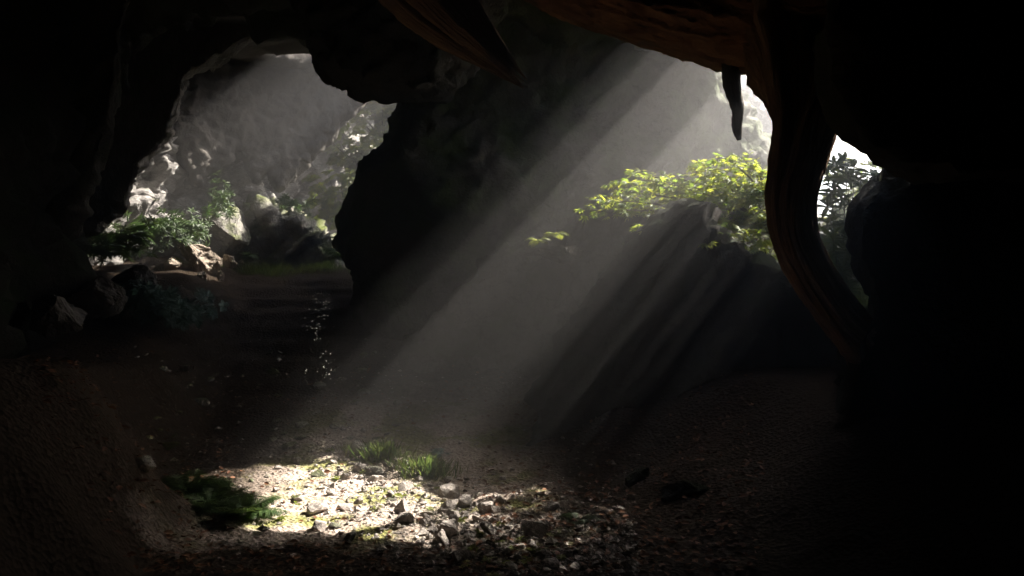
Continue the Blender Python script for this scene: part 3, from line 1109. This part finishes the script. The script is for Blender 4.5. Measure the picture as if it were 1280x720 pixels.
# on the shaded mound's sunlit left end
fern(694, 294, 7.9, 10, .24, 'sunlit fern tuft on the left end of the hazy mound', seed=9, mat='moss_leaf', dz=None)
fern(674, 303, 7.85, 7, .17, 'little sunlit fern just below the tuft on the hazy mound', seed=10, mat='moss_leaf', dz=None)
fern(822, 272, 7.9, 7, .20, 'sunlit fern tuft on the crest left of the dark peak', seed=11, mat='moss_leaf', dz=None)

# the left bank and the gully
sp = [(196, 388, 8.6, 22, .34, 'broad blue green plant spilling over the left bank', 'blue', 21),
      (230, 395, 8.7, 18, .28, 'blue green plant at the right end of the left bank', 'blue', 22),
      (170, 372, 8.8, 14, .26, 'blue green plant farthest left on the bank', 'blue', 23)]
for u, v, d, n, l, lab, mt, sd in sp:
    p = P(u, v, d)
    p[2] = max(gz(p[0], p[1]), p[2] - .1)
    ends = [p + np.array([RNG.uniform(-.4, .4), RNG.uniform(-.3, .2), RNG.uniform(.05, .30)]) for _ in range(n)]
    shrub('leafy_plant', M[mt], lab, 'plant', p, ends, .085, OVAL, 3, 7, spread=.9, stem=.006, up=.2)

gf = [(190, 292, 12.2, 22, .55, 'big dark fern under the bright gully wall', 31), (225, 285, 12.8, 20, .55, 'tall fern beside the tan boulder in the gully', 32),
      (160, 300, 11.6, 18, .5, 'shaded fern at the left foot of the gully wall', 33), (130, 315, 11.2, 12, .5, 'small fern in the dark left corner of the gully', 36),
      (428, 322, 12.6, 12, .34, 'spiky fern against the foot of the middle wall', 37), (310, 322, 14.0, 10, .30, 'green fern on the lip beside the pale stone', 38),
      (415, 315, 13.2, 9, .34, 'thin fern at the lip near the middle wall', 39), (360, 262, 16.5, 9, .42, 'mossy fern on top of the gully mound', 40),
      (335, 268, 15.6, 9, .4, 'fern on the left shoulder of the gully mound', 41), (405, 300, 15.2, 9, .34, 'fern on the right slope of the gully mound', 42)]
for u, v, d, n, l, lab, sd in gf:
    fern(u, v, d, n, l, lab, seed=sd, dz=None, dens=26)


for u, v, d, n, sx, lab in [(180, 310, 12.2, 18, .42, 'dark green bush at the left foot of the bright gully wall'), (226, 304, 12.9, 16, .34, 'dense green bush between the gully wall and the tan boulder'),
                            (272, 262, 13.8, 9, .28, 'small bush on the gully wall above the tan boulder'), (140, 312, 11.6, 20, .40, 'black green bush in the dark left corner of the gully'),
                            (345, 285, 15.3, 16, .45, 'low green bush on the gully mound')]:
    p = P(u, v, d)
    ends = [p + np.array([RNG.normal(0, sx), RNG.normal(-.1, .25), RNG.uniform(-.1, .55)]) for _ in range(n)]
    shrub('bush', M['fern'], lab, 'bush', p, ends, .105, LANCE, 5, 8, stem=.008)
for u, v, d, lab in [(455, 205, 22.5, 'hazy green bush high on the far gully cliff beside the middle wall'), (478, 160, 24.5, 'pale hazy bush near the top of the far gully cliff'),
                     (430, 262, 20.5, 'hazy bush low on the far gully cliff'), (470, 128, 25.5, 'bright hazy bush at the rim of the far gully cliff')]:
    p = P(u, v + 25, d)
    ends = [p + np.array([RNG.normal(0, .75), RNG.normal(-.2, .3), RNG.uniform(.1, 1.5)]) for _ in range(26)]
    shrub('bush', M['maple'], lab, 'bush', p, ends, .20, OVAL, 4, 8, stem=.015)


def grass(u, v, d, n, h, spread, label, seed, mat='grass', grp=None, flat=0.6):
    rg = np.random.default_rng(seed)
    p = P(u, v, d)
    p[2] = gz(p[0], p[1]) - .01
    lv = Leaves()
    for k in range(n):
        a, r = rg.uniform(0, 6.28), abs(rg.normal(0, spread))
        q = np.array([math.cos(a) * r, math.sin(a) * r * flat, 0])
        q[2] = gz(p[0] + q[0], p[1] + q[1]) - p[2]
        d = np.array([rg.normal(0, .35) + q[0] * .8, rg.normal(0, .35), 1.0])
        nn = np.array([rg.normal(), rg.normal(), .2])
        lv.add(BL[0] * np.array([.45, 1, 1]), BL[1], frame(d, nn), q, h * rg.uniform(.45, 1.15))
    if label is None:
        o = obj('short_grass', lv.mesh('short_grass', M[mat]), loc=p)
        o['kind'] = 'stuff'
        return o
    return tag(obj('grass_tuft', lv.mesh('grass_tuft', M[mat]), loc=p), label, 'grass', grp)


BL = blade(0.12, 0.35, 4)
grass(478, 571, 6.75, 420, .17, .10, 'taller bright green grass tuft at the back of the sunlit patch', 51)
grass(536, 598, 6.35, 420, .17, .11, 'grass tuft among stones at the right back of the sunlit patch', 52)
grass(505, 590, 6.5, 160, .10, .12, None, 53)
grass(430, 567, 7.0, 120, .06, .12, None, 54, mat='moss_leaf')
grass(350, 331, 13.9, 380, .16, .45, None, 55, mat='moss_leaf')
grass(410, 332, 13.9, 260, .15, .32, None, 56)
grass(315, 332, 13.7, 260, .20, .3, None, 57)

# lime green seedlings in the rubble
k = 0
for u, v in [(640, 690), (622, 684), (655, 702), (600, 672), (575, 655), (634, 706), (668, 690), (590, 690), (560, 636), (612, 700), (520, 610), (498, 622), (540, 640), (480, 612), (700, 700), (392, 590), (420, 604), (372, 632), (455, 596), (436, 580), (350, 650), (545, 612), (560, 620), (506, 655), (628, 660), (650, 680), (585, 705), (618, 715), (470, 640), (412, 575)]:
    d = 1.5 * 1000 / (v - 360)
    p = P(u, v, d)
    p[2] = gz(p[0], p[1])
    lv = Leaves()
    for w in range(5):
        rosette(lv, np.array([RNG.normal(0, .012), RNG.normal(0, .012), .012 + .02 * RNG.random()]), [RNG.normal(0, .2), RNG.normal(0, .2), 1], 6, .035, .9, OVAL, .25)
    tag(obj('seedling', lv.mesh('seedling', M['moss_leaf']), loc=p), 'lime green seedling with small leaves rooted among the rubble stones', 'seedling', 'lime green seedlings in the rubble')


# ------------------------------------------------------------------ stones
import bmesh


def stone_mesh(name, seed, mat, squash=(1, .8, .6), cuts=2, npts=13, amp=.06):
    rg = np.random.default_rng(seed)
    bm = bmesh.new()
    for _ in range(npts):
        d = rg.normal(size=3)
        d /= np.linalg.norm(d)
        bm.verts.new((d * rg.uniform(.8, 1.05) * np.array(squash)).tolist())
    r = bmesh.ops.convex_hull(bm, input=bm.verts[:])
    bmesh.ops.delete(bm, geom=[g for g in r['geom_interior'] if isinstance(g, bmesh.types.BMVert)], context='VERTS')
    bmesh.ops.bevel(bm, geom=bm.edges[:], offset=.045, segments=1, affect='EDGES', clamp_overlap=True)
    bmesh.ops.triangulate(bm, faces=bm.faces[:])
    if cuts:
        bmesh.ops.subdivide_edges(bm, edges=bm.edges[:], cuts=cuts, use_grid_fill=True)
    me = bpy.data.meshes.new(name)
    bm.normal_update()
    bm.to_mesh(me)
    bm.free()
    co, no = co_no(me)
    d = fbm(co * 2.2, 4, seed) * amp + ridged(co * 5, 3, seed + 1) * amp * .25
    me.vertices.foreach_set('co', (co + no * d[:, None]).astype(np.float32).ravel())
    me.materials.append(mat)
    me.update()
    return me


SM = [stone_mesh('stone', 200 + k, M['stone'], (1, RNG.uniform(.6, .95), RNG.uniform(.4, .7))) for k in range(9)]


def place_stone(x, y, s, sink=.3):
    o = obj('stone', SM[RNG.integers(len(SM))])
    o.location = (x, y, gz(x, y) + s * (.5 - sink))
    o.rotation_euler = (RNG.normal(0, .35), RNG.normal(0, .35), RNG.uniform(0, 6.28))
    o.scale = (s, s * RNG.uniform(.8, 1.2), s * RNG.uniform(.7, 1.1))
    return o


def unproject(u, v):
    d = 1.5 * 1000 / (v - 360)
    for _ in range(6):
        x = (u - 640) / 1000 * d
        d = (CAM_Z - gz(x, d)) * 1000 / (v - 360)
    return (u - 640) / 1000 * d, d


pts = []
tries = 0
while len(pts) < 190 and tries < 9000:
    tries += 1
    u, v = RNG.uniform(330, 790), RNG.uniform(566, 716)
    # rubble thickens on the diagonal towards the lower right, the left stays sandy
    line = 600 + (u - 430) * 0.36
    w = math.exp(-((v - line) / 34.0) ** 2) * (0.30 + 0.7 * float(sstep(380, 500, u)))
    if RNG.random() > w + .02:
        continue
    x, y = unproject(u, v)
    s = float(np.clip(RNG.lognormal(math.log(.040), .5), .016, .105))
    if any((x - a) ** 2 + (y - b) ** 2 < ((s + c) * .8) ** 2 for a, b, c in pts):
        continue
    pts.append((x, y, s))
for x, y, s in pts:
    tag(place_stone(x, y, s), 'angular grey stone lying loose in the rubble of the sunlit patch', 'stone', 'loose stones of the sunlit rubble')

pts2 = []
tries = 0
while len(pts2) < 92 and tries < 5000:
    tries += 1
    u, v = RNG.uniform(165, 520), RNG.uniform(375, 560)
    d = 8.0
    for _ in range(12):
        x = (u - 640) / 1000 * d
        d += ((CAM_Z - gz(x, d)) * 1000 / (v - 360) - d) * .4 if v > 372 else 0
        d = min(max(d, 5), 13)
    s_ = float(np.clip(RNG.lognormal(math.log(.05), .5), .02, .14))
    x = (u - 640) / 1000 * d
    if any((x - a) ** 2 + (d - b) ** 2 < ((s_ + c) * .9) ** 2 for a, b, c in pts2):
        continue
    pts2.append((x, d, s_))
SD = [stone_mesh('stone', 240 + k, M['mossy'], (1, RNG.uniform(.6, .95), RNG.uniform(.3, .55))) for k in range(6)]
for x, y, s_ in pts2:
    o = obj('stone', SD[RNG.integers(6)], loc=(x, y, gz(x, y) + s_ * .1))
    o.rotation_euler = (RNG.normal(0, .2), RNG.normal(0, .2), RNG.uniform(0, 6.28))
    o.scale = (s_, s_ * RNG.uniform(.8, 1.2), s_)
    tag(o, 'dark flat stone bedded in the shaded path up to the gully', 'stone', 'dark stones of the shaded path')

for u, v, s, lab in [(397, 640, .10, 'largest flat stone near the front edge of the sunlit patch'),
                     (505, 640, .10, 'wide stone half in shade at the middle of the rubble'),
                     (448, 565, .13, 'mossy flat rock at the back rim of the sunlit patch'),
                     (470, 600, .09, 'dark faced stone in front of the taller grass tuft'),
                     (372, 578, .06, 'lone stone on the sandy back part of the patch'),
                     (560, 668, .11, 'stone in the dappled shade at the front of the rubble'),
                     (668, 668, .10, 'bright pale slab lit among the dappled rubble'),
                     (400, 662, .07, 'stone by the shadow line at the front of the patch'),
                     (610, 640, .10, 'dark block right of the rubble in leaf shadow')]:
    x, y = unproject(u, v)
    tag(place_stone(x, y, s, .25), lab, 'stone')

# gravel: small chips nobody could count
V, Fc, off = [], [], 0
base_v, base_f = np.array([(1, 0, 0), (-1, 0, 0), (0, 1, 0), (0, -1, 0), (0, 0, 1), (0, 0, -1)], float), [(0, 2, 4), (2, 1, 4), (1, 3, 4), (3, 0, 4), (2, 0, 5), (1, 2, 5), (3, 1, 5), (0, 3, 5)]
cnt = 0
gu, gv = RNG.uniform(215, 800, 14000), RNG.uniform(500, 719, 14000)
keep = RNG.random(14000) < np.exp(-((gv - (605 + (gu - 430) * 0.30)) / 60.0) ** 2) * (.12 + .75 * sstep(360, 480, gu)) + .06
for u, v in zip(gu[keep], gv[keep]):
    d = 1.5 * 1000 / (v - 360)
    x = (u - 640) / 1000 * d
    s = RNG.lognormal(math.log(.011), .5)
    q = base_v * RNG.uniform(.5, 1.2, (6, 3)) * s * np.array([1, 1, .6]) + base_v[RNG.integers(6)] * s * .2
    a = RNG.uniform(0, 6.28)
    rot = np.array([[math.cos(a), -math.sin(a), 0], [math.sin(a), math.cos(a), 0], [0, 0, 1]])
    V.append((q @ rot.T, x, d, s))
xs = np.array([a[1] for a in V])
ys = np.array([a[2] for a in V])
zs = ground_z(xs, ys)
VV = np.concatenate([a[0] + np.array([a[1], a[2], z + a[3] * .2]) for a, z in zip(V, zs)])
FF = [tuple(i + 6 * k for i in f) for k in range(len(V)) for f in base_f]
g = obj('gravel', mesh_of('gravel', VV, FF, M['stone']))
g['kind'] = 'stuff'

# dead leaves on the floor
lv = Leaves()
lu, lw = RNG.uniform(40, 950, 5200), RNG.uniform(430, 719, 5200)
for u, v in zip(lu, lw):
    d = 1.5 * 1000 / (v - 360)
    x = (u - 640) / 1000 * d
    inside = 300 < u < 600 and 560 < v < 680
    if d > 9 or (inside and RNG.random() > .12):
        continue
    a = RNG.uniform(0, 6.28)
    lv.add(*OVAL, frame([math.cos(a), math.sin(a), RNG.normal(0, .2)], [RNG.normal(0, .35), RNG.normal(0, .35), 1]), np.array([x, d, gz(x, d) + .012]), RNG.uniform(.03, .06))
g = obj('leaf_litter', lv.mesh('leaf_litter', M['litter']))
g['kind'] = 'stuff'

# boulders of the gully lip
def boulder(u, v, d, size, label, seed, mat, squash=(1, .8, .8), rot=(0, 0, 0), amp=.12):
    m = stone_mesh('boulder', seed, M[mat], squash, cuts=5, npts=15, amp=amp)
    o = obj('boulder', m, loc=P(u, v, d))
    o.scale = (size,) * 3
    o.rotation_euler = rot
    return tag(o, label, 'boulder')


boulder(250, 322, 12.6, .42, 'tan sunlit boulder at the left of the gully lip', 301, 'tan', (1, .8, .75), (0, .5, .3))
boulder(222, 333, 12.3, .30, 'shaded brown boulder left of the tan sunlit boulder', 302, 'tan', (1, .8, .7))
boulder(287, 326, 12.9, .17, 'small pale pointed stone standing at the lip beside the tan boulder', 303, 'tan', (.8, .6, 1), (0, -.3, 0))
boulder(272, 330, 12.7, .13, 'narrow tan stone between the tan boulder and the pale pointed stone', 304, 'tan', (.7, .6, 1), (0, -.2, 0))
boulder(252, 348, 12.2, .15, 'upright stone on the step below the tan boulder', 305, 'tan', (.6, .6, 1), (0, .2, 0))
boulder(240, 354, 12.0, .14, 'lower stone on the step below the tan boulder', 306, 'tan', (.7, .6, .9))
boulder(276, 346, 12.3, .11, 'small stone on the step under the pale pointed stone', 307, 'tan', (.6, .6, 1))
boulder(690, 318, 7.95, .26, 'small dark ledge stone under the sunlit fern tuft on the hazy mound', 320, 'cave_dark', (1.3, .8, .5))
boulder(216, 300, 12.9, .40, 'mossy boulder behind the tan boulder', 308, 'mossy', (1, .8, .6))
boulder(282, 290, 13.9, .60, 'grey dark faced boulder at the foot of the gully wall', 309, 'mossy', (1, .9, .9))
boulder(120, 372, 8.0, .30, 'dark rock on the left bank beside the blue green plants', 310, 'cave')
boulder(72, 395, 7.4, .30, 'dark round rock farthest left on the bank', 311, 'cave')
boulder(158, 352, 9.2, .35, 'dark rock at the back of the left bank', 312, 'cave')
boulder(800, 600, 5.9, .15, 'dim dark rock on the right floor in the dark', 314, 'black', (1, .8, .8))
boulder(860, 616, 5.4, .17, 'flat dim rock farthest right on the dark floor', 316, 'black', (1.2, .8, .6))

o = rock('rock_mound', [(285, 345), (292, 285), (305, 258), (322, 250), (345, 268), (372, 272), (392, 286), (412, 306), (428, 345)],
         [(14.3, .8), (14.9, .97), (16.2, 1.0), (17.2, .9)], .06, M['mossy'], amp=.16, freq=1.4, seed=131, strata=.06, facet=.10, smooth=4)
tag(o, 'mossy rock mound in the gully behind the lip', 'rock')

# specks over the dark path; emission stands in for light catching them
sm = bpy.data.materials.new('glowing_speck')
sm.use_nodes = True
b = sm.node_tree.nodes['Principled BSDF']
b.inputs['Base Color'].default_value = (.8, .75, .65, 1)
b.inputs['Emission Color'].default_value = (1, .9, .74, 1)
b.inputs['Emission Strength'].default_value = 0.06
bm = bmesh.new()
bmesh.ops.create_icosphere(bm, subdivisions=1, radius=1)
spm = bpy.data.meshes.new('light_speck')
bm.to_mesh(spm)
bm.free()
spm.materials.append(sm)
sp = []
for _ in range(34):
    sp.append((RNG.normal(403, 7), RNG.uniform(366, 400)))
for _ in range(26):
    v = RNG.uniform(396, 426)
    sp.append((RNG.normal(394, 5), v))
for _ in range(22):
    v = RNG.uniform(436, 474)
    sp.append((404 + (v - 436) * .16 + RNG.normal(0, 4), v))
for _ in range(12):
    sp.append((RNG.normal(385, 22), RNG.uniform(458, 484)))
for u, v in sp:
    d = RNG.uniform(7.6, 8.8) if v < 430 else RNG.uniform(6.6, 7.4)
    o = obj('light_speck', spm, loc=P(u, v, d))
    o.scale = (RNG.uniform(.0016, .0038),) * 3
    tag(o, 'tiny bright speck drifting in the air over the dark path', 'speck', 'bright specks over the dark path')
